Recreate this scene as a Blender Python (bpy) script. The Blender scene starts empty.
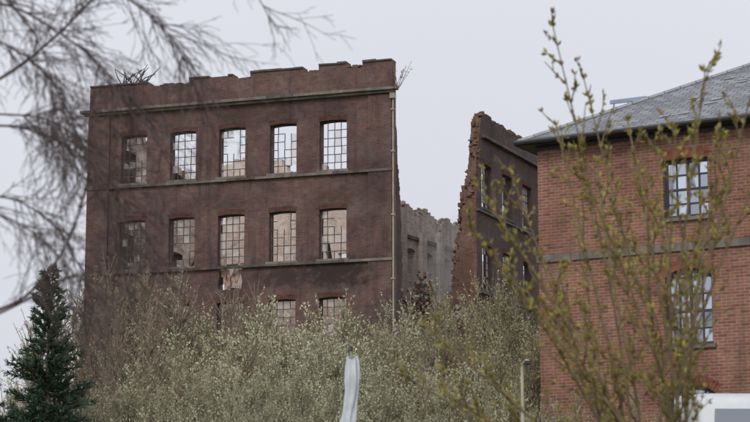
import bpy, math, random
from mathutils import Vector, Matrix
from mathutils.geometry import tessellate_polygon
import bmesh
R = random.Random(7)
scene = bpy.context.scene

# ---------------------------------------------------------------- helpers
class Buf:
    def __init__(s): s.v=[]; s.f=[]; s.m=[]
    def face(s, pts, mat=0):
        b=len(s.v); s.v.extend([tuple(p) for p in pts]); s.f.append(tuple(range(b,b+len(pts)))); s.m.append(mat)
    def box(s,x0,x1,y0,y1,z0,z1,mat=0,rot=None,c=None):
        b=len(s.v)
        P=[Vector((x,y,z)) for z in (z0,z1) for y in (y0,y1) for x in (x0,x1)]
        if rot is not None:
            c=c or Vector(((x0+x1)/2,(y0+y1)/2,(z0+z1)/2))
            P=[rot@(p-c)+c for p in P]
        s.v.extend([tuple(p) for p in P])
        for q in ((0,2,3,1),(4,5,7,6),(0,1,5,4),(2,6,7,3),(0,4,6,2),(1,3,7,5)):
            s.f.append(tuple(b+i for i in q)); s.m.append(mat)
    def tube(s,pts,rads,sides=4,mat=0):
        b=len(s.v); n=len(pts)
        for i,p in enumerate(pts):
            t=(pts[min(i+1,n-1)]-pts[max(i-1,0)])
            if t.length<1e-7: t=Vector((0,0,1))
            t.normalize()
            a=t.cross(Vector((0,0,1)) if abs(t.z)<.9 else Vector((1,0,0))).normalized(); c=t.cross(a)
            for k in range(sides):
                an=2*math.pi*k/sides
                s.v.append(tuple(p+(a*math.cos(an)+c*math.sin(an))*rads[i]))
        for i in range(n-1):
            for k in range(sides):
                k2=(k+1)%sides
                s.f.append((b+i*sides+k,b+i*sides+k2,b+(i+1)*sides+k2,b+(i+1)*sides+k)); s.m.append(mat)
        s.f.append(tuple(b+(n-1)*sides+k for k in range(sides))); s.m.append(mat)
        s.f.append(tuple(b+k for k in reversed(range(sides)))); s.m.append(mat)
    def leaf(s,p,d,L,w,rnd,mat=1):
        a=d.cross(Vector((rnd.uniform(-1,1),rnd.uniform(-1,1),rnd.uniform(-1,1))))
        if a.length<1e-4: a=Vector((1,0,0))
        a.normalize()
        b=len(s.v); q=p+d*L*.5
        s.v.extend([tuple(p),tuple(q+a*w*.5),tuple(p+d*L),tuple(q-a*w*.5)])
        s.f.append((b,b+1,b+2,b+3)); s.m.append(mat)
    def mesh(s,name,mats,recalc=False):
        me=bpy.data.meshes.new(name); me.from_pydata(s.v,[],s.f)
        for m in mats: me.materials.append(m)
        me.polygons.foreach_set('material_index',s.m); me.update()
        if recalc:
            bm=bmesh.new(); bm.from_mesh(me); bmesh.ops.recalc_face_normals(bm,faces=bm.faces); bm.to_mesh(me); bm.free()
        return me
    def obj(s,name,mats,parent=None,loc=(0,0,0),rz=0,recalc=False):
        return add(name,s.mesh(name,mats,recalc),parent,loc,rz)
def add(name,me,parent=None,loc=(0,0,0),rz=0):
    o=bpy.data.objects.new(name,me); scene.collection.objects.link(o)
    if parent is not None:
        o.parent=parent; loc=Vector(loc)-parent.location
    o.location=loc; o.rotation_euler=(0,0,rz); return o
def root(name,loc):
    e=bpy.data.objects.new(name,None); e.location=loc; e.empty_display_size=.5
    scene.collection.objects.link(e); return e

def M(name):
    m=bpy.data.materials.new(name); m.use_nodes=True
    t=m.node_tree; return m,t.nodes,t.links,t.nodes['Principled BSDF']
def inp(node,*names):
    for n in names:
        if n in node.inputs: return node.inputs[n]
def mixc(N,L,fac,a,b,blend='MIX'):
    m=N.new('ShaderNodeMix'); m.data_type='RGBA'; m.blend_type=blend; m.clamp_factor=True
    for s,v in ((m.inputs[0],fac),(m.inputs[6],a),(m.inputs[7],b)):
        if isinstance(v,(int,float)): s.default_value=v
        elif isinstance(v,tuple): s.default_value=(*v,1) if len(v)==3 else v
        else: L.new(v,s)
    return m.outputs[2]
def mth(N,L,op,a,b=0.0,c=None):
    m=N.new('ShaderNodeMath'); m.operation=op
    for i,v in enumerate((a,b) if c is None else (a,b,c)):
        if isinstance(v,(int,float)): m.inputs[i].default_value=v
        else: L.new(v,m.inputs[i])
    return m.outputs[0]
def rng(N,L,v,a,b,c=0.,d=1.,smooth=False):
    m=N.new('ShaderNodeMapRange'); m.clamp=True
    if smooth: m.interpolation_type='SMOOTHSTEP'
    L.new(v,m.inputs[0])
    for i,x in enumerate((a,b,c,d)): m.inputs[i+1].default_value=x
    return m.outputs[0]
def noise(N,L,vec,scale,detail=4,rough=.55,dist=0):
    n=N.new('ShaderNodeTexNoise'); n.inputs['Scale'].default_value=scale
    n.inputs['Detail'].default_value=detail; n.inputs['Roughness'].default_value=rough; n.inputs['Distortion'].default_value=dist
    if vec is not None: L.new(vec,n.inputs['Vector'])
    return n.outputs[0]
def plain(name,col,rough=.8,var=.25,scale=3,metal=0,flat=False):
    m,N,L,B=M(name)
    if flat: B.inputs['Base Color'].default_value=(*col,1)
    else:
        tc=N.new('ShaderNodeTexCoord')
        n=noise(N,L,tc.outputs['Object'],scale,3)
        f=rng(N,L,n,.3,.7)
        c=mixc(N,L,f,tuple(x*(1-var) for x in col),tuple(min(1,x*(1+var)) for x in col))
        L.new(c,B.inputs['Base Color'])
    B.inputs['Roughness'].default_value=rough; B.inputs['Metallic'].default_value=metal
    return m
def leafmat(name,a,b,c=None,rough=.7):
    m,N,L,B=M(name)
    g=N.new('ShaderNodeNewGeometry'); oi=N.new('ShaderNodeObjectInfo')
    rp=g.outputs['Random Per Island']
    col=mixc(N,L,rp,a,b)
    if c:
        fr=mth(N,L,'FRACT',mth(N,L,'MULTIPLY',rp,37.3))
        col=mixc(N,L,mth(N,L,'MULTIPLY',rng(N,L,fr,.6,.7),.7),col,c)
    v=rng(N,L,oi.outputs['Random'],0,1,.74,1.2)
    hs=N.new('ShaderNodeHueSaturation'); L.new(col,hs.inputs['Color']); L.new(v,hs.inputs['Value'])
    L.new(hs.outputs[0],B.inputs['Base Color']); B.inputs['Roughness'].default_value=rough
    inp(B,'Specular IOR Level').default_value=.2
    return m

def brick(name,c1,c2,mortar,tint,soot=(.018,.015,.016),soot_amt=.5,stains=(),msize=.012,pale=(.35,.3,.26),pale_amt=.15,bump=.4,streak=.4,odd=.3,wash=None,wash_amt=.4):
    m,N,L,B=M(name); tc=N.new('ShaderNodeTexCoord'); s=N.new('ShaderNodeSeparateXYZ'); L.new(tc.outputs['Object'],s.inputs[0])
    c=N.new('ShaderNodeCombineXYZ'); L.new(mth(N,L,'ADD',s.outputs[0],s.outputs[1]),c.inputs[0]); L.new(s.outputs[2],c.inputs[1])
    bt=N.new('ShaderNodeTexBrick'); L.new(c.outputs[0],bt.inputs['Vector'])
    bt.inputs['Scale'].default_value=1; bt.inputs['Mortar Size'].default_value=msize; bt.inputs['Mortar Smooth'].default_value=.3
    bt.inputs['Brick Width'].default_value=.235; bt.inputs['Row Height'].default_value=.078; bt.inputs['Bias'].default_value=-.1
    bt.inputs['Color1'].default_value=(*c1,1); bt.inputs['Color2'].default_value=(*c2,1); bt.inputs['Mortar'].default_value=(*mortar,1)
    col=bt.outputs['Color']
    n1=noise(N,L,c.outputs[0],.45,5,.6,.4); n2=noise(N,L,c.outputs[0],2.6,4,.65); n3=noise(N,L,c.outputs[0],9,2,.6)
    b3=N.new('ShaderNodeTexBrick'); L.new(c.outputs[0],b3.inputs['Vector']); b3.inputs['Scale'].default_value=1; b3.inputs['Mortar Size'].default_value=0
    b3.inputs['Brick Width'].default_value=.235; b3.inputs['Row Height'].default_value=.078; b3.inputs['Bias'].default_value=0
    b3.inputs['Color1'].default_value=(0,0,0,1); b3.inputs['Color2'].default_value=(1,1,1,1)
    bw=N.new('ShaderNodeRGBToBW'); L.new(b3.outputs['Color'],bw.inputs[0])
    col=mixc(N,L,mth(N,L,'MULTIPLY',rng(N,L,bw.outputs[0],.86,.9),odd),col,(c2[0]*.5,c2[1]*.55,c2[2]*.6))
    col=mixc(N,L,mth(N,L,'MULTIPLY',rng(N,L,n1,.40,.60),.9),col,mixc(N,L,1.0,col,tint,'MULTIPLY'))
    col=mixc(N,L,mth(N,L,'MULTIPLY',rng(N,L,n3,.45,.75),.3),col,(c2[0]*1.7,c2[1]*1.6,c2[2]*1.5))
    col=mixc(N,L,mth(N,L,'MULTIPLY',rng(N,L,n2,.56,.74),pale_amt),col,pale)
    if wash:
        off=N.new('ShaderNodeVectorMath'); off.operation='ADD'; L.new(c.outputs[0],off.inputs[0]); off.inputs[1].default_value=(37,11,5)
        n5=noise(N,L,off.outputs[0],.8,5,.7,.3)
        col=mixc(N,L,mth(N,L,'MULTIPLY',rng(N,L,n5,.48,.64),wash_amt),col,wash)
    mp=N.new('ShaderNodeMapping'); L.new(c.outputs[0],mp.inputs[0]); mp.inputs['Scale'].default_value=(2.4,.2,1)
    n4=noise(N,L,mp.outputs[0],1,5,.65)
    k=mth(N,L,'MULTIPLY',rng(N,L,n4,.47,.66),streak)
    k2=mth(N,L,'MULTIPLY',rng(N,L,n2,.4,.7),soot_amt)
    k=mth(N,L,'MAXIMUM',k,k2)
    wob=mth(N,L,'MULTIPLY',mth(N,L,'SUBTRACT',n2,.5),1.8)
    for (sx,sz,rx,rz_,amt) in stains:
        dx=mth(N,L,'DIVIDE',mth(N,L,'SUBTRACT',c.inputs[0].links[0].from_socket,sx),rx)
        dz=mth(N,L,'DIVIDE',mth(N,L,'SUBTRACT',s.outputs[2],sz),rz_)
        d=mth(N,L,'SQRT',mth(N,L,'ADD',mth(N,L,'MULTIPLY',dx,dx),mth(N,L,'MULTIPLY',dz,dz)))
        q=mth(N,L,'MULTIPLY',rng(N,L,mth(N,L,'ADD',d,wob),.25,1.1,1,0,True),amt)
        k=mth(N,L,'MAXIMUM',k,q)
    col=mixc(N,L,k,col,soot)
    L.new(col,B.inputs['Base Color']); B.inputs['Roughness'].default_value=.92; inp(B,'Specular IOR Level').default_value=.15
    bp=N.new('ShaderNodeBump'); bp.inputs['Strength'].default_value=bump; bp.inputs['Distance'].default_value=.02
    h=mth(N,L,'SUBTRACT',n3,bt.outputs['Fac']); L.new(h,bp.inputs['Height']); L.new(bp.outputs[0],B.inputs['Normal'])
    return m

# ---------------------------------------------------------------- materials
WX=[12.74,10.22,7.6,5.04,2.44]
st=[(12.9,16.5,2.8,1.25,.92),(10.4,16.4,2.2,.9,.8),(12.7,20.1,1.6,.6,.5),(14.7,20.4,1.3,2.6,.5),(10.2,24.3,1.3,.7,.55),(7.6,24.3,1.2,.7,.45),
    (7.6,20.1,1.3,.7,.5),(5.0,20.0,1.2,.6,.4),(12.7,24.3,1.2,.7,.5),(3.5,16.0,1.6,.9,.4),(7.5,15.2,1.3,2.0,.6),(5,24.3,1,.6,.35),(1.0,18,1.4,4,.45),(14.6,13.5,1.5,2,.5)]
MS=(.042,.034,.034)
mill_brick=brick('mill_brick',(.225,.112,.092),(.148,.080,.070),(.215,.172,.152),(.58,.58,.64),soot=MS,soot_amt=.5,stains=st,pale_amt=.4,pale=(.28,.22,.19),wash=(.22,.175,.16),wash_amt=.5,odd=.2,streak=.62)  # colours lightened toward grey, distance haze put into the brick
shaded_side_brick=brick('shaded_side_brick',(.16,.092,.082),(.112,.068,.064),(.17,.145,.135),(.62,.64,.72),soot=MS,soot_amt=.5,stains=[(6,20,3,2,.5),(2,24,2,1,.4)],pale_amt=.25,pale=(.22,.18,.165),wash=(.16,.13,.125),odd=.2,streak=.55)  # darker copy of the mill brick, the side's dimmer light painted in
core_brick=brick('broken_brick_core',(.33,.15,.10),(.20,.10,.075),(.28,.22,.18),(.65,.62,.62),soot=(.07,.045,.04),soot_amt=.5,pale_amt=.7,pale=(.34,.26,.21),bump=1,msize=.02)
pale_brick=brick('interior_limewashed_brick',(.78,.67,.59),(.68,.56,.48),(.70,.62,.55),(.84,.8,.8),soot=(.2,.16,.145),soot_amt=.4,pale=(.82,.77,.71),pale_amt=.7,streak=.45)
grey_brick=brick('fire_bleached_brick',(.50,.445,.41),(.38,.325,.295),(.46,.41,.38),(.68,.66,.66),soot=(.10,.085,.08),soot_amt=.5,pale=(.62,.58,.55),pale_amt=.7,streak=.6)
house_brick=brick('red_brick',(.40,.163,.099),(.27,.107,.073),(.40,.315,.255),(.66,.62,.62),soot=(.085,.052,.046),soot_amt=.5,msize=.0145,pale_amt=.22,pale=(.38,.26,.20),streak=.42,odd=.3,wash=(.30,.19,.15),wash_amt=.3)
vous_brick=brick('arch_brick',(.35,.14,.088),(.24,.095,.066),(.25,.17,.14),(.8,.7,.7),soot_amt=.3,msize=.0)
mvous=brick('mill_arch_brick',(.17,.088,.07),(.115,.062,.053),(.15,.1,.08),(.8,.7,.7),soot_amt=.4,msize=.0)
stone=plain('weathered_stone',(.19,.165,.145),.9,.4,2.5)
dstone=plain('sooty_stone',(.105,.09,.083),.9,.45,2.5)
bar_m=plain('rusty_window_bars',(.10,.082,.078),.8,.4)
navy=plain('dark_painted_frame',(.035,.043,.06),.5,.2)
board=plain('charred_boards',(.38,.26,.21),.9,.6,5)
pipe_m=plain('drainpipe_paint',(.36,.32,.275),.6,.2)
lead=plain('lead_flashing',(.3,.31,.33),.6,.2)
gut=plain('gutter_black',(.035,.035,.04),.5,.2)
bark=plain('bark',(.12,.085,.065),.9,.35,20)
birch_bark=plain('birch_twig_bark',(.105,.075,.072),.85,flat=True)
sap_bark=plain('sapling_bark',(.19,.14,.08),.85,.35,9)
wil_bark=plain('willow_twig_bark',(.26,.23,.165),.9,flat=True)
brn_bark=plain('bare_twig_bark',(.24,.185,.14),.9,flat=True)
catkin=leafmat('willow_catkins',(.47,.465,.30),(.67,.66,.48),(.34,.35,.21))
budl=leafmat('brown_buds',(.34,.30,.19),(.44,.41,.27))
oliv=leafmat('olive_buds',(.37,.34,.17),(.49,.45,.25),(.30,.25,.14))
buds=leafmat('sapling_buds',(.32,.27,.06),(.44,.39,.12),(.22,.15,.07))
needle=leafmat('conifer_needles',(.036,.072,.044),(.095,.155,.085),(.04,.065,.05))
laurel=leafmat('laurel_leaves',(.025,.05,.025),(.06,.10,.045),rough=.4)

def glassy(name,dark,f,rough=.06):
    m,N,L,B=M(name); out=N['Material Output']; g=N.new('ShaderNodeBsdfGlossy'); g.inputs['Roughness'].default_value=rough
    g.inputs['Color'].default_value=(.85,.9,1,1)
    tc=N.new('ShaderNodeTexCoord'); n=noise(N,L,tc.outputs['Object'],1.3,3)
    bp=N.new('ShaderNodeBump'); bp.inputs['Strength'].default_value=.15; L.new(n,bp.inputs['Height']); L.new(bp.outputs[0],g.inputs['Normal'])
    B.inputs['Base Color'].default_value=(*dark,1)
    mx=N.new('ShaderNodeMixShader'); gi=N.new('ShaderNodeNewGeometry')
    L.new(rng(N,L,gi.outputs['Random Per Island'],0,1,f*.35,min(1,f*1.25)),mx.inputs[0]); L.new(B.outputs[0],mx.inputs[1]); L.new(g.outputs[0],mx.inputs[2]); L.new(mx.outputs[0],out.inputs[0])
    return m
glass=glassy('window_glass',(.05,.06,.075),.66)
vglass=glassy('windscreen_glass',(.03,.035,.04),.28)
def dusty():
    m,N,L,B=M('broken_dusty_glass'); out=N['Material Output']; B.inputs['Base Color'].default_value=(.66,.62,.59,1)
    t=N.new('ShaderNodeBsdfTransparent'); mx=N.new('ShaderNodeMixShader'); mx.inputs[0].default_value=.5
    L.new(t.outputs[0],mx.inputs[1]); L.new(B.outputs[0],mx.inputs[2]); L.new(mx.outputs[0],out.inputs[0]); return m
dust=dusty()

def slate_mat():
    m,N,L,B=M('roof_slate'); tc=N.new('ShaderNodeTexCoord'); s=N.new('ShaderNodeSeparateXYZ'); L.new(tc.outputs['Object'],s.inputs[0])
    c=N.new('ShaderNodeCombineXYZ'); L.new(mth(N,L,'ADD',s.outputs[0],mth(N,L,'MULTIPLY',s.outputs[1],.02)),c.inputs[0]); L.new(mth(N,L,'MULTIPLY',s.outputs[2],2.12),c.inputs[1])
    bt=N.new('ShaderNodeTexBrick'); L.new(c.outputs[0],bt.inputs['Vector']); bt.inputs['Scale'].default_value=1
    bt.inputs['Brick Width'].default_value=.3; bt.inputs['Row Height'].default_value=.2; bt.inputs['Mortar Size'].default_value=.014
    bt.inputs['Color1'].default_value=(.16,.165,.19,1); bt.inputs['Color2'].default_value=(.29,.295,.32,1); bt.inputs['Mortar'].default_value=(.06,.06,.07,1)
    n=noise(N,L,tc.outputs['Object'],.9,6,.65); col=mixc(N,L,rng(N,L,n,.4,.7),bt.outputs['Color'],mixc(N,L,1.0,bt.outputs['Color'],(.68,.72,.7),'MULTIPLY'))
    n2=noise(N,L,tc.outputs['Object'],6,4); col=mixc(N,L,mth(N,L,'MULTIPLY',rng(N,L,n2,.6,.72),.5),col,(.3,.3,.26))
    L.new(col,B.inputs['Base Color']); B.inputs['Roughness'].default_value=.6
    bp=N.new('ShaderNodeBump'); bp.inputs['Strength'].default_value=.6; bp.inputs['Distance'].default_value=.02; bp.invert=True
    L.new(bt.outputs['Fac'],bp.inputs['Height']); L.new(bp.outputs[0],B.inputs['Normal']); return m
slate=slate_mat()

# ---------------------------------------------------------------- walls
def wallmesh(name,outer,holes,th,mats,edge_mat=1,parent=None,loc=(0,0,0),rz=0):
    loops=[outer]+holes
    flat=[p for l in loops for p in l]
    tris=tessellate_polygon([[Vector((p[0],p[1],0)) for p in l] for l in loops])
    n=len(flat); v=[(p[0],0,p[1]) for p in flat]+[(p[0],th,p[1]) for p in flat]
    f=[];m=[]
    for t in tris:
        f.append(tuple(t)); m.append(0); f.append(tuple(n+i for i in reversed(t))); m.append(2 if len(mats)>2 else 0)
    b=0
    for li,l in enumerate(loops):
        k=len(l)
        for i in range(k):
            j=(i+1)%k; f.append((b+i,b+j,n+b+j,n+b+i)); m.append(edge_mat if li==0 else 0)
        b+=k
    me=bpy.data.meshes.new(name); me.from_pydata(v,[],f)
    for x in mats: me.materials.append(x)
    me.polygons.foreach_set('material_index',m)
    bm=bmesh.new(); bm.from_mesh(me); bmesh.ops.recalc_face_normals(bm,faces=bm.faces); bm.to_mesh(me); bm.free()
    return add(name,me,parent,loc,rz)
def arch(xc,w,z0,z1,rise,n=8):
    x0,x1=xc-w/2,xc+w/2
    if rise<=0: return [(x0,z0),(x1,z0),(x1,z1),(x0,z1)]
    r=(w*w/4+rise*rise)/(2*rise); cz=z1-r; a=math.asin(min(1,w/2/r))
    return [(x0,z0),(x1,z0)]+[(xc+r*math.sin(a-2*a*i/n),cz+r*math.cos(a-2*a*i/n)) for i in range(n+1)]
def voussoirs(buf,xc,w,z1,rise,mat=0,n=15,h=.24,proud=.015):
    r=(w*w/4+rise*rise)/(2*rise); cz=z1-r; a=math.asin(min(1,w/2/r))*1.04
    for i in range(n):
        a0=-a+2*a*(i+.07)/n; a1=-a+2*a*(i+.93)/n
        hh=h*R.uniform(.96,1.0)
        P=[(xc+q*math.sin(t),cz+q*math.cos(t)) for q,t in ((r+.003,a0),(r+.003,a1),(r+hh,a1),(r+hh,a0))]
        b=len(buf.v)
        buf.v.extend([(p[0],-proud,p[1]) for p in P]+[(p[0],.05,p[1]) for p in P])
        for q in ((0,1,2,3),(0,4,5,1),(1,5,6,2),(2,6,7,3),(3,7,4,0)):
            buf.f.append(tuple(b+i_ for i_ in q)); buf.m.append(mat)
def jagv(x0,z0,x1,z1,amp,step=.3):
    n=max(2,int(abs(z1-z0)/step)); out=[]
    px=x0
    for i in range(n):
        t=(i+1)/n; x=x0+(x1-x0)*t+R.uniform(-amp,amp)
        z_=z0+(z1-z0)*i/n; zn=z0+(z1-z0)*t
        out+= [(px,z_),(px,zn-(zn-z_)*.12)]; px=x
    return out
def jagh(x0,z0,x1,z1,amp,step=.35):
    n=max(2,int(abs(x1-x0)/step)); out=[]
    for i in range(n):
        z=z0+(z1-z0)*(i+.5)/n+round(R.uniform(-amp,amp)/.078)*.078
        a=x0+(x1-x0)*i/n; b=x0+(x1-x0)*(i+1)/n
        out+=[(a,z),(b-(b-a)*.08,z+R.uniform(-.02,.02))]
    return out
def bricks_on(buf,pts,th,dens,jit,mat=0,up=True):
    """loose and toothed bricks along a broken wall edge (local x,z polyline)"""
    for (xa,za),(xb,zb) in zip(pts,pts[1:]):
        Ld=math.hypot(xb-xa,zb-za); n=int(Ld*dens)+1
        for _ in range(n):
            t=R.random(); x=xa+(xb-xa)*t+R.uniform(-jit,jit); z=za+(zb-za)*t+R.uniform(-jit,jit*.6); y=R.uniform(.06,th-.06)
            sx=R.uniform(.08,.14); sy=R.uniform(.05,.11); sz=R.choice((.038,.038,.076,.11))
            buf.box(x-sx,x+sx,y-sy,y+sy,z-sz,z+sz,mat,Matrix.Rotation(R.gauss(0,.12),3,'Y')@Matrix.Rotation(R.uniform(-.5,.5),3,'Z'))
def ruinbars(buf,xc,w,z0,z1,rise,cols,rows,y=.22,miss=.1,pane=.2,t=.034):
    x0,x1=xc-w/2,xc+w/2; fw=.055
    buf.box(x0,x0+fw,y,y+.06,z0,z1-rise,0); buf.box(x1-fw,x1,y,y+.06,z0,z1-rise,0)
    buf.box(x0+fw,x1-fw,y-.003,y+.06,z0,z0+fw,0); buf.box(x0+fw,x1-fw,y-.003,y+.06,z1-rise-.02,z1-rise+.035,0)
    dead=set()
    for _ in range(R.choice((1,2,3))):
        if R.random()<miss*4:
            ci,ri=R.randrange(cols),R.randrange(rows)
            for a in range(R.choice((1,2))+1):
                for b_ in range(R.choice((1,2))+1): dead.add((ci+a,ri+b_))
    dx=(x1-x0)/cols; dz=(z1-rise-z0)/rows
    for i in range(1,cols):
        for j in range(rows):
            if (i,j) in dead or R.random()<miss*.4: continue
            o=R.uniform(-.012,.012)
            buf.box(x0+i*dx-t/2+o,x0+i*dx+t/2+o,y,y+.03,z0+j*dz,z0+(j+1)*dz,0,Matrix.Rotation(R.gauss(0,.03),3,'Y'))
    for j in range(1,rows):
        for i in range(cols):
            if (i,j) in dead or R.random()<miss*.4: continue
            buf.box(x0+i*dx,x0+(i+1)*dx,y-.004,y+.026,z0+j*dz-t/2,z0+j*dz+t/2,0,Matrix.Rotation(R.gauss(0,.03),3,'Y'))
    for i in range(cols):
        for j in range(rows):
            if (i,j) not in dead and R.random()<pane:
                a,b,c,d=x0+i*dx+.02,x0+(i+1)*dx-.02,z0+j*dz+.02,z0+(j+1)*dz-.02
                if R.random()<.4: buf.face([(a,y+.015,c),(b,y+.015,c),(b,y+.015,c+(d-c)*R.uniform(.3,1)),(a,y+.015,d)],1)
                else: buf.face([(a,y+.015,c),(b,y+.015,c),(b,y+.015,d),(a,y+.015,d)],1)

# ================================================================ MILL
LC=Vector((-14.05,100,0)); A0=math.atan2(-.3193,.9476); E0=Vector((.9476,-.3193,0)); I0=Vector((.3193,.9476,0))
mill=root('ruined_brick_mill',(-14.05,100,6.5))
LEN=15.66; W=1.36; RS=.05
rows=[(21.34,23.75),(17.1,19.52),(12.9,15.32),(8.6,11.1)]
holes=[]; vb=Buf(); wb=Buf(); tb=Buf()
for ri,(a,b) in enumerate(rows):
    for ci,x in enumerate(WX):
        if ri==1 and ci==2:
            h=[(x-.62,15.95),(x-.3,15.9),(x+.1,16.0),(x+.55,15.92),(x+.6,16.3),(x+.52,16.7),(x+.68,17.1)]
            a_=arch(x,W,17.1,b,RS)[2:]
            h+=a_+[(x-.68,17.1),(x-.56,16.6),(x-.64,16.2)]
            holes.append(h)
        else: holes.append(arch(x,W,a,b,RS))
        voussoirs(vb,x,W,b,RS,0)
        ruinbars(wb,x,W-.01,a+.01,b,RS,4,6,miss=.10,pane=.24 if ri==0 else .36)
        if not(ri==1 and ci==2): tb.box(x-W/2-.12,x+W/2+.12,-.12,.2,a-.10,a+.012,0)
outer=[(0,5),(LEN,5)]
par=[(0,3.1,26.30),(3.1,5.3,26.14),(5.3,7.6,26.33),(7.6,8.5,26.18),(8.5,11.2,26.38),(11.2,12.0,26.22),(12.0,13.4,26.44),(13.4,14.2,26.27),(14.2,LEN,26.42)]
ledge=[]
for a,b,z in reversed(par):
    if z<26.295:
        seg=jagh(b,z,a,z,.09,.26); outer+=seg; ledge.append([(a,z),(b,z)])
    else: outer+=[(b,z),(a,z)]
wallmesh('front_wall',outer,holes,.6,[mill_brick,core_brick,pale_brick],1,mill,(LC.x,LC.y,0),A0)
lb=Buf()
for l in ledge: bricks_on(lb,l,.6,9,.05)
lb.obj('loose_parapet_bricks',[mill_brick],mill,(LC.x,LC.y,0),A0)
tb.box(LEN-1.15,LEN-.0,-.10,-.002,5,24.78,2); tb.box(0,1.15,-.10,-.002,5,24.78,2)
for z in (21.12,16.9,12.7):
    x=-.06
    while x<LEN+.05:
        l=min(R.uniform(1.2,2.2),LEN+.06-x); tb.box(x,x+l-.01,-.15+R.uniform(-.01,.01),-.001,z+R.uniform(-.006,.006),z+.115+R.uniform(-.01,.01),1 if R.random()<.8 else 0); x+=l
x=-.35
while x<LEN+.34:
    l=min(R.uniform(1.0,1.5),LEN+.35-x)
    tb.box(x,x+l-.012,-.36+R.uniform(-.012,.012),-.001,24.95+R.uniform(-.008,.008),25.08+R.uniform(-.012,.014),0 if R.random()<.75 else 1)
    x+=l
tb.box(-.2,LEN+.2,-.2,-.003,24.83,24.94,0)
for a,b,z in par:
    if z>26.295:
        x=a
        while x<b-.05:
            l=min(R.uniform(.6,1.1),b-x)
            if R.random()<.86: tb.box(x+.005,x+l-.005,-.06,.66,z+.003,z+.09+R.uniform(-.02,.03),1,Matrix.Rotation(R.uniform(-.03,.03),3,'Y'))
            else: bricks_on(lb,[(x,z+.05),(x+l,z+.05)],.6,6,.03)
            x+=l
vb.obj('arch_lintels',[mvous],mill,(LC.x,LC.y,0),A0)
wb.obj('window_bars',[bar_m,dust],mill,(LC.x,LC.y,0),A0)
tb.obj('stone_trim',[stone,dstone,mill_brick],mill,(LC.x,LC.y,0),A0)
pb=Buf(); px=LEN+.07
pb.tube([Vector((px,-.05,z)) for z in (5,12,18,24.7)],[.045]*4,8)
for z in (10,13,16,19,22,24): pb.box(px-.08,px+.08,-.13,.03,z,z+.07)
pb.box(px-.12,px+.12,-.2,.04,24.55,24.80)
pb.obj('drainpipe',[pipe_m],mill,(LC.x,LC.y,0),A0)
db=Buf()
for i in range(9):
    x=7.6+R.uniform(-.5,.5); z=16.5+R.uniform(-.3,.6)
    db.box(x-.07,x+.07,.1+i*.02,.13+i*.02,z-.5,z+.5,0,Matrix.Rotation(R.uniform(-.5,.5),3,'Y'))
db.box(7.0,8.2,.3,.5,17.05,17.2,0)
for _ in range(18):
    p=Vector((2.2+R.uniform(-.7,.7),.3,26.35)); q=p+Vector((R.uniform(-.9,.9),R.uniform(-.3,.3),R.uniform(.2,.95)))
    db.tube([p,(p+q)/2+Vector((R.uniform(-.1,.1),0,R.uniform(0,.15))),q],[.032,.028,.016],4,1)
db.obj('debris',[board,bar_m],mill,(LC.x,LC.y,0),A0)
cb=Buf()
for x in (1.3,3.8,6.4,8.9,11.4,14.0):
    top=R.choice((16.7,19.2,18.1)); cb.tube([Vector((x,5.5,5)),Vector((x+R.uniform(-.1,.1),5.5,top))],[.1,.085],8)
for _ in range(7):
    p=Vector((R.uniform(1,14),R.uniform(1.5,9),16.9)); cb.tube([p,p+Vector((R.uniform(-1.6,1.6),R.uniform(-1,1),R.uniform(1,3)))],[.08,.07],4)
cb.obj('iron_columns_and_beams',[bar_m],mill,(LC.x,LC.y,0),A0)
rl=LC+I0*12
wallmesh('left_wall',[(0,5),(11.35,5),(11.35,26.0)]+jagh(11.3,25.6,0,23.6,.3),[arch(2.5+i*3,1.3,a,b,RS) for i in range(3) for a,b in rows],.6,[mill_brick,core_brick,pale_brick],1,mill,(rl.x,rl.y,0),math.atan2(-.9476,-.3193))
hol=[]
for x in (1.6,4.2,6.8,9.4):
    for a,b in rows[1:]: hol.append(arch(x,1.3,a,b,RS))
for x in (1.6,4.2): hol.append(arch(x,1.3,21.34,23.4,RS))
rtop=[(11.6,23.4),(10.6,23.8),(9.9,23.0),(8.6,23.2),(8.0,24.2),(6.9,23.6),(5.8,24.3),(5.2,24.8),(4.2,24.2),(3.2,25.0),(2.2,24.6),(.65,25.4)]
rear=[(.65,5),(11.8,5)]+jagv(11.8,5.5,11.75,22.6,.12,.6)
for (xa,za),(xb,zb) in zip(rtop,rtop[1:]): rear+=jagh(xa,za,xb,zb,.15,.25)
wallmesh('rear_wall',rear,hol,.5,[pale_brick,core_brick,mill_brick],1,mill,(rl.x,rl.y,0),A0)
stub=[(0,5),(.9,5)]+jagv(.9,6,.8,12,.12)+jagv(.7,12,.85,16.5,.15,.25)+jagv(.9,16.5,.8,20.0,.16,.25)+jagv(.7,20,.4,21.6,.1,.2)+jagv(.3,21.6,.15,23.2,.05,.2)+[(.1,23.4),(0,23.4)]
wallmesh('return_stub',stub,[],.58,[shaded_side_brick,core_brick],1,mill,tuple(LC+E0*(LEN-.02)+I0*.602),math.atan2(.9476,.3193))
d=Vector((3.57,6.0,0)).normalized(); AW=math.atan2(d.y,d.x)
wh=[arch(x,.95,a,b,.12) for x in (1.9,3.9,5.9) for a,b in ((17.6,20.4),(12.9,16.0))]
wtop=[(9,22.3),(7.6,22.8),(7.0,22.2),(6.0,22.7),(5.3,21.8),(4.6,22.4),(3.4,22.9),(2.5,22.3),(1.5,22.9),(.8,22.4),(0,23.0)]
ol=[(0,5),(9,5)]
for (xa,za),(xb,zb) in zip(wtop,wtop[1:]): ol+=jagh(xa,za,xb,zb,.14,.2)
wallmesh('wing_wall',ol,wh,.5,[grey_brick,core_brick],1,mill,(1.0,111,0),AW)
pw=Buf()
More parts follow.
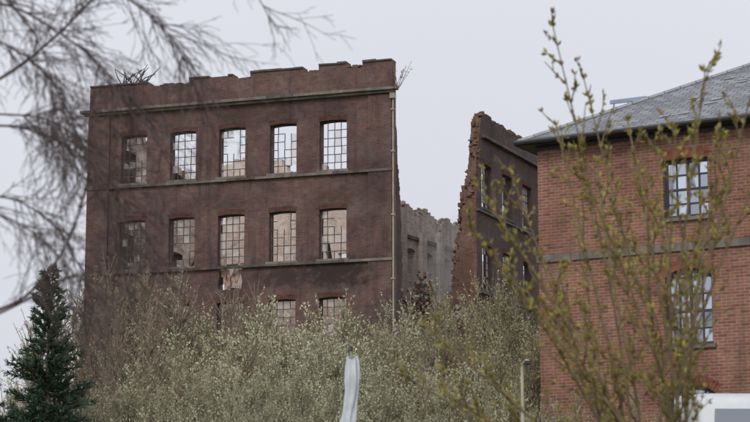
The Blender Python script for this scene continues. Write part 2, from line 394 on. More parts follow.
for x in (.7,2.9,4.9,6.9):
    pw.box(x-.28,x+.28,-.30,-.002,5,21.6+R.uniform(-.4,.3),0)
pw.box(0,9,-.12,-.003,20.9,21.08,1); pw.box(0,9,-.12,-.004,17.1,17.28,1)
bricks_on(pw,wtop,.5,9,.12)
pw.obj('wing_pilasters',[grey_brick,dstone],mill,(1.0,111,0),AW)
wallmesh('wing_rear_wall',[(0,5),(9,5),(9,19.6)]+jagh(9,19.6,0,20.6,.4),[arch(x,1.0,14.3,16.7,.12) for x in (2,4.5,7)],.5,[pale_brick,core_brick],1,mill,(1.0,118.5,0),A0)
ct=[(5.2,16.8),(4.6,17.0),(4.0,15.8),(2.6,15.0),(1.9,16.1),(1.4,15.9),(0,14.7)]
ol=[(0,5),(5.2,5)]
for (xa,za),(xb,zb) in zip(ct,ct[1:]): ol+=jagh(xa,za,xb,zb,.12,.2)
wallmesh('collapsed_wall',ol,[],.6,[core_brick,core_brick],1,mill,(.9,101,0),math.atan2(3.4,3.7))
rb=Buf()
for _ in range(620):
    t=R.random(); p=Vector((.9+3.7*t,100.4+3.4*t,15.4+R.gauss(0,.4)+(.9 if .3<t<.5 else 0)))
    s=R.uniform(.05,.16); rb.box(p.x-s,p.x+s,p.y-s*.6,p.y+s*.6,p.z-s*.5,p.z+s*.5,R.choice((0,0,1)),Matrix.Rotation(R.uniform(0,3),3,'Y')@Matrix.Rotation(R.uniform(0,3),3,'Z'))
for _ in range(4):
    p=Vector((R.uniform(1.4,4.4),102,14.8)); q=p+Vector((R.uniform(-1,1.4),R.uniform(-.5,.5),R.uniform(.6,1.8))); rb.tube([p,q],[.05,.04],4,2)
rb.obj('rubble',[core_brick,grey_brick,board],mill)
SP=(5.17,104.5,0); ES=Vector((.407,.914,0)); AS=math.atan2(.914,.407)
sh=[];sb=Buf();sw=Buf();sv=Buf()
for x in (1.5,4.55,7.65,10.8,13.9):
    for a,b in rows:
        sh.append(arch(x,1.45,a-.05,b-.1,RS)); voussoirs(sv,x,1.45,b-.1,RS); ruinbars(sw,x,1.44,a-.04,b-.1,RS,4,6,miss=.1,pane=.45)
        sb.box(x-.85,x+.85,-.12,.2,a-.16,a-.038,0)
stop=[(6,26.15),(3,26.2),(1.5,26.3),(1.1,26.35),(.75,26.0),(.6,25.3),(.35,24.6),(.3,24.0),(.1,23.0),(.0,21.8)]
ol=[(0,5),(17,5),(17,26.1)]+jagh(17,26.1,6,26.2,.08,.5)+jagh(6,26.15,1.5,26.3,.16,.35)
for (xa,za),(xb,zb) in zip(stop[2:],stop[3:]): ol+=jagv(xa,za,xb,zb,.05,.16)
wallmesh('side_wall',ol,sh,.5,[shaded_side_brick,core_brick,pale_brick],1,mill,SP,AS)
for z in (21.0,16.8,12.6): sb.box(.0,17,-.13,-.001,z,z+.13,0)
sb.box(.75,17,-.24,-.001,24.95,25.1,0)
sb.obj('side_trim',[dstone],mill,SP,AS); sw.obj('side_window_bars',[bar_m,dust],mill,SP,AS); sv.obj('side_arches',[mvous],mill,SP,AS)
lb=Buf(); bricks_on(lb,stop,.5,12,.07); bricks_on(lb,[(6,26.15),(12,26.2)],.5,5,.05); lb.obj('loose_side_bricks',[core_brick],mill,SP,AS)
so=Vector(SP)-E0*1.3
ol=[(1.29,5),(1.29,24.3)]
pts=[(1.25,24.3),(1.1,23.6),(.85,22.9),(.62,21.9),(.5,20.9),(.42,19.9),(.2,19.0),(.14,17.6),(.0,16.4),(-.02,15),(-.1,13),(-.1,9)]
for (xa,za),(xb,zb) in zip(pts,pts[1:]): ol+=jagv(xa,za,xb,zb,.12,.2)
ol+=[(-.1,5)]
wallmesh('broken_corner',ol,[],.6,[core_brick,core_brick],1,mill,tuple(so),A0)
lb=Buf(); bricks_on(lb,pts,.6,26,.14); lb.obj('toothed_bricks',[core_brick],mill,tuple(so),A0)

def weed(name,loc,n,h,parent=None):
    b=Buf()
    for _ in range(n):
        d=Vector((R.uniform(-.6,.6),R.uniform(-.6,.6),1)).normalized(); p=Vector((R.uniform(-.1,.1),R.uniform(-.1,.1),0)); L=h*R.uniform(.5,1)
        pts=[p+d*L*t for t in (0,.5,1)]; b.tube(pts,[.018,.014,.009],3)
        for k in range(6): b.leaf(p+d*L*R.uniform(.4,1),Vector((R.uniform(-1,1),R.uniform(-1,1),R.uniform(0,1))).normalized(),.14,.05,R)
    return b.obj(name,[brn_bark,budl],parent,loc)
weed('buddleia_plant',(1.0,95.3,25.1),14,1.6)

# ================================================================ RIGHT BRICK BUILDING
HB=Vector((4.14,51.97,0)); AH=math.atan2(-.4958,.8684)
hs=root('brick_warehouse',(4.14,51.97,3.3))
hl=14.; hd=12.
hh=[];hv=Buf();hf=Buf();ht=Buf();hg=Buf()
def sash(xc,w,z0,z1,rise,cols,rows_,y=.14):
    x0,x1=xc-w/2+.004,xc+w/2-.004; f=.06
    top=z1-rise
    hf.box(x0,x0+f,y,y+.08,z0,top,0); hf.box(x1-f,x1,y,y+.08,z0,top,0)
    hf.box(x0+f,x1-f,y-.003,y+.08,z0,z0+f+.02,0)
    if rise>.1:
        ar=arch(xc,w-.01,z0,z1-.004,rise)[2:]; n=len(ar)
        for i in range(n-1):
            (xa,za),(xb,zb)=ar[i],ar[i+1]
            hf.face([(xa,y-.005,za),(xb,y-.005,zb),(xb,y-.005,zb-.09),(xa,y-.005,za-.09)],0)
        hg.face([(p[0],y+.05,p[1]) for p in ar],0)
    else: hf.box(x0+f,x1-f,y-.003,y+.08,top-f,top+.03,0)
    dx=(x1-x0)/cols; dz=(top-z0)/rows_
    for i in range(1,cols):
        t=.034 if i!=cols//2 else .065
        hf.box(x0+i*dx-t/2,x0+i*dx+t/2,y+.02,y+.06,z0+f,top+(rise*.7 if rise>.1 else -f),0)
    for j in range(1,rows_+(1 if rise>.1 else 0)):
        t=.034 if j!=rows_//2 else .055
        hf.box(x0+f,x1-f,y+.016,y+.056,z0+j*dz-t/2,z0+j*dz+t/2,0)
    for i in range(cols):
        for j in range(rows_):
            a,b,c,d_=x0+i*dx,x0+(i+1)*dx,z0+j*dz,z0+(j+1)*dz
            e=[R.uniform(-.003,.003) for _ in range(3)]
            hg.face([(a,y+.05+e[0],c),(b,y+.05+e[1],c),(b,y+.05+e[1]+e[2],d_),(a,y+.05+e[0]+e[2],d_)],0)
for x in (3.98,7.3,10.6):
    for (a,b,r) in ((10.72,12.19,.03),(7.58,9.46,.2),(4.5,6.61,.2)):
        w=1.17 if r<.1 else 1.2
        hh.append(arch(x,w,a,b,r)); sash(x,w,a,b,r,4,4)
        voussoirs(hv,x,w,b,r,0,17,.25,.012)
        ht.box(x-w/2-.08,x+w/2+.08,-.07,.13,a-.09,a-.002,0)
wallmesh('front_wall',[(0,2),(hl,2),(hl,12.9),(0,12.9)],hh,.35,[house_brick,house_brick],1,hs,tuple(HB),AH)
ls=Buf()
ls.box(0,.35,.352,hd,2,12.9); ls.box(hl-.35,hl,.352,hd,2,12.9); ls.box(.352,hl-.352,hd-.35,hd,2,12.9)
ls.obj('side_walls',[house_brick],hs,tuple(HB),AH)
x=-.03
while x<hl:
    l=min(R.uniform(.8,1.3),hl+.03-x); ht.box(x,x+l-.008,-.05+R.uniform(-.006,.006),-.001,9.89,10.08+R.uniform(-.006,.006),0); x+=l
ht.box(-.045,-.031,-.05,hd,9.885,10.085,0)
ht.obj('stone_dressings',[stone],hs,tuple(HB),AH)
hv.obj('window_arches',[vous_brick],hs,tuple(HB),AH); hf.obj('window_frames',[navy],hs,tuple(HB),AH); hg.obj('window_panes',[glass],hs,tuple(HB),AH)
ib=Buf(); ib.box(.5,hl-.5,1.2,1.25,2.2,12.8); ib.obj('interior_shade_sheet',[navy],hs,tuple(HB),AH)  # dark sheet behind the panes, standing in for shade in the rooms
rf=Buf(); o=.38; ez=12.98; tn=.534; dd=(hd+2*o)/2; rz_=ez+dd*tn
c=[(-o,-o,ez),(hl+o,-o,ez),(hl+o,hd+o,ez),(-o,hd+o,ez)]; r0=(-o+dd,hd/2,rz_); r1=(hl+o-dd,hd/2,rz_)
rf.face([c[0],c[1],r1,r0],0); rf.face([c[1],c[2],r1],0); rf.face([c[2],c[3],r0,r1],0); rf.face([c[3],c[0],r0],0)
rf.face([(p[0],p[1],p[2]-.02) for p in reversed(c)],1)
for _ in range(45):
    x=R.uniform(1.5,12); dy=R.uniform(.4,3.5); y=-o+dy
    if x< y+.8: continue
    z=ez+dy*tn; rf.face([(x,y,z+.012),(x+.28,y,z+.02),(x+.28,y+.2,z+.2*tn+.006),(x,y+.2,z+.2*tn+.006)],2)
lt=plain('replaced_slate',(.26,.265,.29),.6,.3)
rf.obj('slate_roof',[slate,gut,lt],hs,tuple(HB),AH)
rt=Buf()
def ridge(a,b,n):
    a=Vector(a);b=Vector(b)
    for i in range(n):
        p=a.lerp(b,(i+.02)/n);q=a.lerp(b,(i+.98)/n); rt.tube([p,q],[.075,.07],6)
for q in ((c[0],r0),(c[1],r1),(c[3],r0),(c[2],r1)): ridge(q[0],q[1],20)
ridge(r0,r1,12)
rt.obj('ridge_tiles',[lead],hs,tuple(HB),AH)
g=Buf(); g.tube([Vector((-o-.05,-o-.06,ez-.03)),Vector((hl+o,-o-.06,ez-.03))],[.065,.065],8); g.tube([Vector((-o-.06,-o-.05,ez-.034)),Vector((-o-.06,hd+o,ez-.034))],[.06,.06],8)
g.box(-o+.02,hl+o-.02,-o-.0,-.01,12.88,12.93); g.box(-o+.02,-.01,-.008,hd,12.88,12.93)
g.box(-.02,hl,-.05,-.003,12.78,12.875)
g.obj('gutters',[gut],hs,tuple(HB),AH)
rr=Buf()
for i in range(3): rr.tube([Vector((.6+i*.42,3.6,13.5)),Vector((.6+i*.42,3.6,14.75))],[.025,.025],5)
rr.box(.5,1.55,3.57,3.63,14.7,14.8); rr.box(.5,1.55,3.58,3.62,14.4,14.45)
rr.obj('roof_rail',[plain('galvanised',(.30,.37,.5),.4,.1)],hs,tuple(HB),AH)

# ================================================================ GROUND, SKY
def gh(x,y):
    if y<=0: return 0.
    if y<110: return .07*y
    return 7.7+2*(1-math.exp(-(y-110)/200))
gb=Buf(); ys=[-600,-200,-60,-20,0,5]+[10+5*i for i in range(22)]+[130,150,200,300,500,900,1600,3000]; xs=[-3000,-1200,-500,-200,-100]+[-60+6*i for i in range(21)]+[100,200,500,1200,3000]
nx=len(xs)
for y in ys:
    for x in xs: gb.v.append((x,y,gh(x,y)+(R.uniform(-.06,.06) if 8<y<110 and abs(x)<60 else 0)))
for j in range(len(ys)-1):
    for i in range(nx-1): gb.f.append((j*nx+i,j*nx+i+1,(j+1)*nx+i+1,(j+1)*nx+i)); gb.m.append(0)
gm,N,L,B=M('rough_grass'); tc=N.new('ShaderNodeTexCoord'); n=noise(N,L,tc.outputs['Object'],.3,5,.7); n2=noise(N,L,tc.outputs['Object'],4,4)
L.new(mixc(N,L,rng(N,L,n2,.4,.7),mixc(N,L,rng(N,L,n,.4,.6),(.05,.07,.025),(.11,.09,.05)),(.07,.085,.03)),B.inputs['Base Color']); B.inputs['Roughness'].default_value=.95
gb.obj('ground',[gm])

w=bpy.data.worlds.new('World'); scene.world=w; w.use_nodes=True; N=w.node_tree.nodes; L=w.node_tree.links
bg=N['Background']; out=N['World Output']
SE,SA=math.radians(42),math.radians(200)
sk=N.new('ShaderNodeTexSky'); sk.sky_type='NISHITA'; sk.sun_disc=False; sk.sun_elevation=SE; sk.sun_rotation=SA; sk.dust_density=4
L.new(sk.outputs[0],bg.inputs[0]); bg.inputs[1].default_value=.1
b2=N.new('ShaderNodeBackground'); tc=N.new('ShaderNodeTexCoord'); n=noise(N,L,tc.outputs['Generated'],2.2,2,.5)
s=N.new('ShaderNodeSeparateXYZ'); L.new(tc.outputs['Generated'],s.inputs[0])
cc=mixc(N,L,rng(N,L,n,.35,.65),(.72,.73,.80),(.79,.80,.86))
cc=mixc(N,L,rng(N,L,s.outputs[2],.1,.7),cc,(.92,.94,1.0))
L.new(cc,b2.inputs[0]); b2.inputs[1].default_value=1.0
mx=N.new('ShaderNodeMixShader'); mx.inputs[0].default_value=.9; L.new(bg.outputs[0],mx.inputs[1]); L.new(b2.outputs[0],mx.inputs[2]); L.new(mx.outputs[0],out.inputs[0])
sl=bpy.data.lights.new('sun','SUN'); sl.energy=1.1; sl.angle=math.radians(18); sl.color=(1,.96,.9)
so_=bpy.data.objects.new('sun',sl); scene.collection.objects.link(so_)
sd=Vector((math.sin(SA)*math.cos(SE),math.cos(SA)*math.cos(SE),math.sin(SE)))
so_.rotation_euler=(-sd).to_track_quat('-Z','Y').to_euler(); so_.location=(0,-20,40)

sm=bpy.data.materials.new('smoke_volume'); sm.use_nodes=True; N=sm.node_tree.nodes; L=sm.node_tree.links
N.remove(N['Principled BSDF']); pv=N.new('ShaderNodeVolumeScatter'); pv.inputs['Color'].default_value=(.95,.95,.97,1)
tc=N.new('ShaderNodeTexCoord'); gr=N.new('ShaderNodeTexGradient'); gr.gradient_type='SPHERICAL'; L.new(tc.outputs['Object'],gr.inputs[0])
n=noise(N,L,tc.outputs['Object'],1.6,1,.6,.3)
dn=mth(N,L,'MULTIPLY',mth(N,L,'MULTIPLY',gr.outputs[1],rng(N,L,n,.36,.68)),.36)
L.new(dn,pv.inputs['Density']); L.new(pv.outputs[0],N['Material Output'].inputs['Volume'])
bm=bmesh.new(); bmesh.ops.create_icosphere(bm,subdivisions=3,radius=1); me=bpy.data.meshes.new('smoke'); bm.to_mesh(me); bm.free(); me.materials.append(sm)
o=add('smoke',me,None,(3.8,107.8,18.0)); o.scale=(2.0,2.6,4.4)

# ================================================================ VEGETATION
def rv(r): return Vector((r.uniform(-1,1),r.uniform(-1,1),r.uniform(-1,1)))
def limb(p,d,Ln,n,wig,up,r):
    pts=[p.copy()]; d=d.normalized(); dirs=[d.copy()]
    for i in range(n):
        d=(d+rv(r)*wig+Vector((0,0,up))).normalized(); p=p+d*(Ln/n); pts.append(p.copy()); dirs.append(d.copy())
    return pts,dirs
def side(d,ang,r):
    a=d.cross(rv(r))
    if a.length<1e-4: a=Vector((1,0,0))
    a.normalize(); return (d*math.cos(ang)+a*math.sin(ang)).normalized()
def willow(seed,H,spread,stems,nb,nt,nl,ls=.055,lw=.03,tr=.007):
    r=random.Random(seed); b=Buf()
    for _ in range(stems):
        a=r.uniform(0,6.283); q=r.random()**.6; p=Vector((math.cos(a)*q*.5*spread,math.sin(a)*q*.5*spread,-.3))
        d=Vector((math.cos(a)*q*.42,math.sin(a)*q*.42,1)); h=H*r.uniform(.66,1.07)*(1-.22*q)
        pts,ds=limb(p,d,h,8,.09,.02,r); b.tube(pts,[.045*(1-.85*i/8)+.004 for i in range(9)],4)
        for _ in range(nb):
            t=r.uniform(.3,1)**.7*7.7; i=int(t); pp=pts[i].lerp(pts[i+1],t-i)
            l1=r.uniform(.6,1.5)*(1.15-t/10)*H/5; bp,bd=limb(pp,side(ds[i],r.uniform(.35,.85),r),l1,4,.13,.14,r); b.tube(bp,[.014,.012,.009,.007,.005],3)
            for _ in range(nt):
                t2=r.uniform(.1,1)*3.9; j=int(t2); p2=bp[j].lerp(bp[j+1],t2-j)
                l2=r.uniform(.25,.7)*H/5; tp,td=limb(p2,side(bd[j],r.uniform(.25,.8),r),l2,2,.12,.2,r); b.tube(tp,[tr,tr*.8,tr*.5],3)
                for _ in range(nl):
                    t3=r.uniform(.15,1)*1.99; k=int(t3); p3=tp[k].lerp(tp[k+1],t3-k)
                    b.leaf(p3,side(td[k],r.uniform(.2,1.2),r),ls*r.uniform(.7,1.3),lw*r.uniform(.7,1.3),r)
    return b
thick=root('willow_thicket',(0,58,4))
wv=[willow(10+i,5.0,2.5,13,13,7,9,.068,.037).mesh('willow',[wil_bark,catkin]) for i in range(3)]
bv=[willow(30+i,5.0,2.5,14,13,8,4,.055,.026,.009).mesh('bare_shrub',[brn_bark,budl]) for i in range(2)]
ov=[willow(40+i,5.0,2.5,13,11,8,6,.06,.032).mesh('olive_shrub',[wil_bark,oliv]) for i in range(2)]
def put(name,me,x,y,h,sx=1.,par=thick):
    o=add(name,me,par,(x,y,gh(x,y)-.1),R.uniform(0,6.28)); s=h/5.; o.scale=(s*sx,s*sx,s); return o
def row(D,lst,ms,jit=.5,sx=1.,grow=1.06):
    for px,top in lst:
        x=(px-375)*D/2062; dy=R.uniform(-jit,jit)*2; y=D+dy
        z=1.6+y*(379.7+.98325*(211-top))/(2048.4-.18224*(211-top)); h=(z-gh(x,y)+.1)*R.uniform(.97,1.05)*grow
        me=R.choice(ms); put(me.name.split('.')[0]+'_clump',me,x,y,h,sx)
row(64,[(98,280),(118,275),(140,280),(162,287),(185,294),(208,304)],bv)
row(63,[(224,322),(248,316),(274,312),(300,308),(325,314),(352,318),(380,312),(408,320)],wv)
row(64,[(435,308),(458,288),(482,284),(505,294),(530,290),(555,300)],ov)
row(56,[(70,365),(105,325),(140,322),(172,330),(200,330)],bv+wv[:1])
row(55,[(232,336),(268,330),(305,334),(345,326),(385,334),(425,330)],wv)
row(54,[(462,322),(495,328),(528,320),(560,345)],ov)
row(47,[(110,380),(150,368),(190,360),(232,368),(275,360),(318,368),(362,366),(405,358),(445,364)],wv)
row(46,[(480,372),(515,378),(550,385),(590,392),(630,398)],ov)
row(40,[(140,412),(200,403),(255,407),(310,402),(365,406),(420,402),(480,408),(540,412)],wv,.3)

def conifer(seed,H,rad,dens=1.):
    r=random.Random(seed); b=Buf(); b.tube([Vector((0,0,-.3)),Vector((.02,0,H*.5)),Vector((0,0,H))],[.09,.05,.01],6)
    z=.2
    while z<H-.05:
        f=1-z/H; nbr=7
        for k in range(nbr):
            a=r.uniform(0,6.283); Lb=(rad*f**.8+.10)*r.uniform(.45,1.25)
            d=Vector((math.cos(a),math.sin(a),.5 if f<.3 else .22)); p=Vector((0,0,z+r.uniform(-.05,.05)))
            pts,ds=limb(p,d,Lb,5,.10,.03,r); b.tube(pts,[.014,.012,.009,.007,.005,.003],3)
            n=int((Lb*70+10)*dens)
            for _ in range(n):
                t=r.uniform(.04,1)**.8*4.99; i=int(t); q=pts[i].lerp(pts[i+1],t-i)
                sd_=(ds[i]+rv(r)*.8+Vector((0,0,.15))).normalized(); l=r.uniform(.08,.2)*(.6+f)
                b.leaf(q,sd_,l,.035,r)
                if r.random()<.5: b.leaf(q+sd_*l*.5,(sd_+rv(r)*.7).normalized(),l*.7,.028,r)
        z+=.125
    return b
cz=gh(0,45)
conifer(5,5.6,1.2).obj('conifer_tree',[bark,needle],None,(-7.1,45,cz))
conifer(6,3.6,1.25).obj('conifer_tree.001',[bark,needle],None,(-8.3,43,gh(0,43)))
def shrub(seed,rx,rz2,n):
    r=random.Random(seed); b=Buf()
    for _ in range(40):
        d=rv(r); d.z=abs(d.z); d.normalize(); b.tube([Vector((0,0,0)),Vector((d.x*rx*.8,d.y*rx*.8,d.z*rz2*.85))],[.03,.008],4)
    cl=[]
    for _ in range(45):
        d=rv(r); d.z=abs(d.z); d.normalize(); q=r.uniform(.45,.95); cl.append((Vector((d.x*rx*q,d.y*rx*q,d.z*rz2*q)),r.uniform(.2,.42)))
    for _ in range(n):
        c_,s_=r.choice(cl); d=rv(r).normalized(); b.leaf(c_+d*s_*r.uniform(.5,1.1),(d+rv(r)*.6).normalized(),.11,.045,r)
    return b
shrub(3,1.7,1.95,9000).obj('laurel_bush',[bark,laurel],None,(-7.4,38,gh(0,38)+.1))
shrub(4,1.2,1.5,6000).obj('laurel_bush.001',[bark,laurel],None,(-5.9,39.5,gh(0,39.5)+.1))

def path(pts,n=12):
    out=[]
    P=[Vector(p) for p in pts]; P=[P[0]*2-P[1]]+P+[P[-1]*2-P[-2]]
    for i in range(1,len(P)-2):
        for k in range(n):
            t=k/n; a,b_,c_,d=P[i-1],P[i],P[i+1],P[i+2]
            out.append(.5*((2*b_)+(c_-a)*t+(2*a-5*b_+4*c_-d)*t*t+(3*b_-a-3*c_+d)*t*t*t))
    out.append(P[-2]); return out
r=random.Random(21); sb_=Buf()
def budcluster(p,d,s=1.):
    for _ in range(r.choice((4,5,6))):
        dd_=(d+rv(r)*.8+Vector((0,0,.3))).normalized(); sb_.leaf(p+rv(r)*.010,dd_,r.uniform(.034,.074)*s,r.uniform(.016,.030)*s,r)
def saptwig(p,d,Ln,rad,lev):
    pts,ds=limb(p,d,Ln,6,.10,.05,r); sb_.tube(pts,[rad*(1-.6*i/6) for i in range(7)],4)
    n=max(3,int(Ln/.085))
    for i in range(n):
        t=(i+1)/n*5.99; k=int(t); q=pts[k].lerp(pts[k+1],t-k)
        if r.random()<.68: budcluster(q,side(ds[k],.6,r))
    if lev>0:
        for _ in range(int(Ln*5)):
            t=r.uniform(.15,.85)*6; k=int(t); saptwig(pts[k].lerp(pts[k+1],t-k),side(ds[k],r.uniform(.4,.8),r),Ln*r.uniform(.25,.5),rad*.65,lev-1)
def zz(y): return 4.94+.00894*(211-y)
def xx(p): return (p-375)/114.5
base=Vector((2.55,18,1.26))
tips=[(553,36,-.2),(590,72,.1),(612,140,.5),(640,105,.3),(700,88,-.3),(738,130,.2),(480,178,.2),(468,240,-.3),(425,318,.2),(405,365,.4),(520,150,.5),(662,160,-.5),(718,190,.4),(575,190,-.4),(500,290,-.5),(770,170,.3),(540,310,-.2),(600,250,.6),(640,220,-.3),(445,390,.1),(560,240,.7),(680,125,.6),(565,110,.3),(750,100,-.2)]
for (tx,ty,dy) in tips:
    T=Vector((xx(tx),18+dy*2,zz(ty)))
    b0=base+Vector((r.uniform(-.35,.35),r.uniform(-.3,.3),0))
    m1=b0.lerp(T,.38)+Vector(((b0.x-T.x)*.18,0,.15)); m2=b0.lerp(T,.72)+Vector(((b0.x-T.x)*.10+r.uniform(-.06,.06),r.uniform(-.1,.1),.08))
    pts=path([b0,m1,m2,T],8); n=len(pts); R0=r.uniform(.015,.023)
    sb_.tube(pts,[R0*(1-.7*i/(n-1)) for i in range(n)],5)
    for i in range(n//3,n):
        d=(pts[min(i+1,n-1)]-pts[i-1]).normalized()
        if r.random()<(.5 if i<n*.6 else .85): saptwig(pts[i],side((d+Vector((0,0,.35))).normalized(),r.uniform(.35,.8),r),r.uniform(.3,.8)*(1.3-i/n),.0085,1)
        budcluster(pts[i],d)
    budcluster(T,Vector((0,0,1)),1.3)
sb_.obj('budding_sapling',[sap_bark,buds])

r=random.Random(33); bb=Buf()
def bz(y): return 4.195+.00696*(211-y)
def bx(p): return (p-375)/147.
def P(px,py,dy=0.): return Vector((bx(px),14+dy,bz(py)))
bb.tube([Vector((-3.5,14.2,.8)),Vector((-3.4,14.1,3)),Vector((-3.45,14,5.5)),Vector((-3.3,14,8.5))],[.13,.11,.08,.03],8)
def btwig(p,d,Ln,rad,lev,droop=-.06):
    pts,ds=limb(p,d,Ln,6,.16,droop,r); bb.tube(pts,[max(.0018,rad*(1-.65*i/6)) for i in range(7)],3)
    if lev>0:
        for _ in range(max(2,int(Ln*8))):
            t=r.uniform(.1,1)*5.99; k=int(t); btwig(pts[k].lerp(pts[k+1],t-k),side(ds[k],r.uniform(.3,.9),r),Ln*r.uniform(.3,.55),max(.0024,rad*.55),lev-1,droop)
limbs=[([P(-140,330),P(-60,325),P(0,309),P(35,288),P(68,240),P(86,180),P(92,130)],.017,.004,7,.0),
 ([P(-130,360,.3),P(-30,320,.2),P(20,300,.1),P(60,280),P(115,268),P(170,262)],.012,.003,8,.02),
 ([P(-140,120,.5),P(-20,70,.3),P(40,30,.2),P(90,-10),P(130,-60)],.015,.005,20,-.04),
 ([P(-150,40,-.4),P(-20,10,-.3),P(60,40,-.2),P(125,95),P(165,160)],.013,.003,28,-.08),
 ([P(-150,160,0),P(-30,120,.2),P(40,130,.2),P(100,170,.3),P(150,240,.3)],.012,.003,32,-.08),
 ([P(-150,-60,0),P(0,-60,.2),P(90,-30,.2),P(160,20,.3),P(195,90,.3)],.013,.003,24,-.09),
 ([P(-150,-150,0),P(20,-130,.2),P(150,-90,.2),P(235,-40,.3),P(275,20,.3)],.013,.003,4,-.05),
 ([P(-150,200,0),P(-30,190,.2),P(20,200,.2),P(60,235,.3),P(90,300,.3)],.010,.003,20,-.08),
 ([P(-150,100,.7),P(-30,90,.7),P(50,110,.6),P(100,190,.6),P(120,290,.6)],.010,.003,26,-.1),
 ([P(-150,20,-1),P(-40,0,-.9),P(20,30,-.8),P(60,90,-.8),P(70,170,-.8)],.010,.003,22,-.1),
 ([P(-150,250,-1),P(-40,230,-.9),P(30,240,-.8),P(90,290,-.8),P(130,370,-.8)],.010,.003,16,-.07),
 ([P(-150,80,-.6),P(-40,50,-.5),P(30,70,-.4),P(70,120,-.3),P(90,190,-.3)],.010,.003,24,-.08)]
for pts_,ra,rb2,nt_,dr in limbs:
    pts=path(pts_,6); n=len(pts); bb.tube(pts,[ra+(rb2-ra)*i/(n-1) for i in range(n)],5)
    for _ in range(int(nt_*2)):
        i=r.randrange(n//3,n-1); d=(pts[i+1]-pts[i]).normalized()
        btwig(pts[i],side(d,r.uniform(.3,1.0),r),r.uniform(.2,.68),.0044,2,dr)
bb.obj('bare_birch_tree',[birch_bark])

# ================================================================ FLAG, LAMP POST, VAN
fl=root('furled_flag',(-.36,30,2.1))
b=Buf(); b.tube([Vector((-.34,30,1.9)),Vector((-.35,30,3.6)),Vector((-.345,30,5.1))],[.03,.027,.02],8); b.tube([Vector((-.345,30,5.1)),Vector((-.345,30,5.17))],[.03,.02],8,1)
b.obj('pole',[pipe_m,gut],fl)
b=Buf(); nz,na=26,40
for i in range(nz):
    t=i/(nz-1); z=5.0-t*1.55; w_=.064+.028*math.sin(t*3.1)+.012*math.sin(t*11)
    for k in range(na):
        a=2*math.pi*k/na; rr_=w_*(1+.30*math.sin(a*5+t*4)+.14*math.sin(a*8-t*9)); b.v.append((-.335-.06*t+rr_*math.cos(a)+.02*math.sin(t*7),29.97+rr_*math.sin(a)*.8,z+.03*math.cos(a*2)))
for i in range(nz-1):
    for k in range(na):
        k2=(k+1)%na; b.f.append((i*na+k,i*na+k2,(i+1)*na+k2,(i+1)*na+k)); b.m.append(1 if k in (35,36) and i<12 else 0)
o=b.obj('cloth',[plain('white_flag_cloth',(.62,.67,.72),.8,.14,6),plain('green_flag_cloth',(.14,.30,.26),.8,.1)],fl)
for p_ in o.data.polygons: p_.use_smooth=True
lp=root('lamp_post',(2.83,40,2.8)); b=Buf()
b.tube([Vector((2.83,40,2.7)),Vector((2.83,40,3.6)),Vector((2.83,40,5.95))],[.05,.038,.028],10)
b.tube([Vector((2.83,40,5.9)),Vector((2.84,39.98,6.02)),Vector((2.9,39.9,6.08)),Vector((2.96,39.8,6.05))],[.026,.022,.02,.018],8)
b.obj('post',[plain('cream_metal',(.50,.45,.36),.5,.1)],lp)
b=Buf(); b.box(2.86,2.98,39.6,39.86,5.98,6.04); b.obj('lantern',[gut],lp)
b=Buf(); b.tube([Vector((2.83,40,2.75)),Vector((2.83,40,3.3))],[.1,.1],10); b.obj('base',[gut],lp)

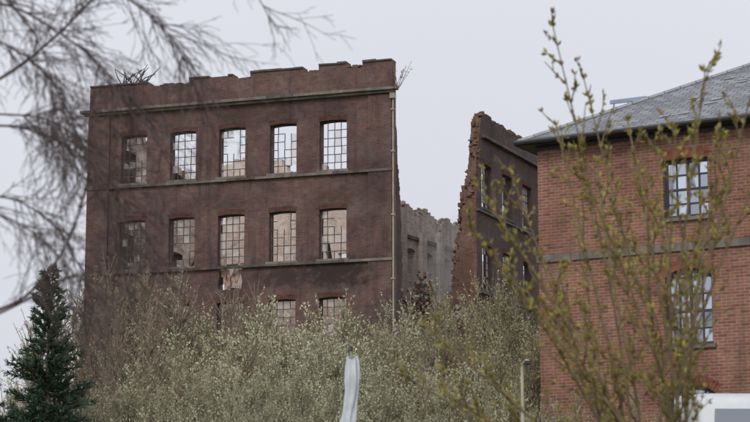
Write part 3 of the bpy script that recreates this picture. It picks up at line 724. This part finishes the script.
vn=root('white_van',(6.35,40,gh(0,40))); vz=gh(0,42)
prof=[(0,.35),(5.4,.35),(5.4,2.35),(5.1,2.6),(2.4,2.74),(1.75,2.68),(1.4,2.52),(.82,1.6),(.12,1.2),(0,.95)]
bm=bmesh.new(); vs=[bm.verts.new((0,p[0],p[1])) for p in prof]; f=bm.faces.new(vs); ex=bmesh.ops.extrude_face_region(bm,geom=[f])
for g_ in ex['geom']:
    if isinstance(g_,bmesh.types.BMVert): g_.co.x+=2.0
bmesh.ops.recalc_face_normals(bm,faces=bm.faces)
for v_ in bm.verts:
    if v_.co.z>1.3: v_.co.x=1+(v_.co.x-1)*(1-.10*(v_.co.z-1.3)/1.4)
bmesh.ops.bevel(bm,geom=bm.edges[:],offset=.2,segments=5,profile=.5,affect='EDGES',clamp_overlap=True)
me=bpy.data.meshes.new('body'); bm.to_mesh(me); bm.free(); me.materials.append(plain('white_van_paint',(.62,.64,.66),.35,.06))
for p_ in me.polygons: p_.use_smooth=True
add('body',me,vn,(6.35,40,vz))
b=Buf()
b.face([(.28,.86,1.70),(1.72,.86,1.70),(1.62,1.26,2.33),(.38,1.26,2.33)],0)
for x in (.2,1.5): b.box(x,x+.3,-.01,.1,.85,1.02,1)
b.box(.5,1.5,-.012,.05,.5,.72,2)
for x in (-.18,2.02): b.box(x,x+.16,1.0,1.1,1.6,1.85,2)
for xx_,s_ in ((-.006,1),(2.006,-1)): b.face([(xx_+.02*s_,1.15,1.62),(xx_+.02*s_,2.1,1.62),(xx_+.08*s_,2.1,2.2),(xx_+.08*s_,1.5,2.2)],0)
b.obj('windows_and_lights',[vglass,plain('headlamp',(.7,.7,.7),.2,.02),gut],vn,(6.35,40,vz))
b=Buf()
for x in (-.01,1.79):
    for y in (.95,4.3):
        b.tube([Vector((x,y,.34)),Vector((x+.22,y,.34))],[.34,.34],20,0); b.tube([Vector((x-.01,y,.34)),Vector((x+.23,y,.34))],[.2,.2],14,1)
b.obj('wheels',[gut,lead],vn,(6.35,40,vz))

# ================================================================ CAMERA
cam=bpy.data.cameras.new('camera'); co=bpy.data.objects.new('camera',cam); scene.collection.objects.link(co); scene.camera=co
cam.lens=100; cam.sensor_width=36; cam.clip_end=6000; cam.clip_start=.5
co.location=(0,0,1.6); co.rotation_euler=(math.radians(90+10.5),0,0)
cam.dof.use_dof=True; cam.dof.focus_distance=90; cam.dof.aperture_fstop=3.4
scene.view_settings.view_transform='Standard'; scene.view_settings.look='None'; scene.view_settings.exposure=0
print('polys',sum(len(o.data.polygons) for o in scene.objects if o.type=='MESH'))
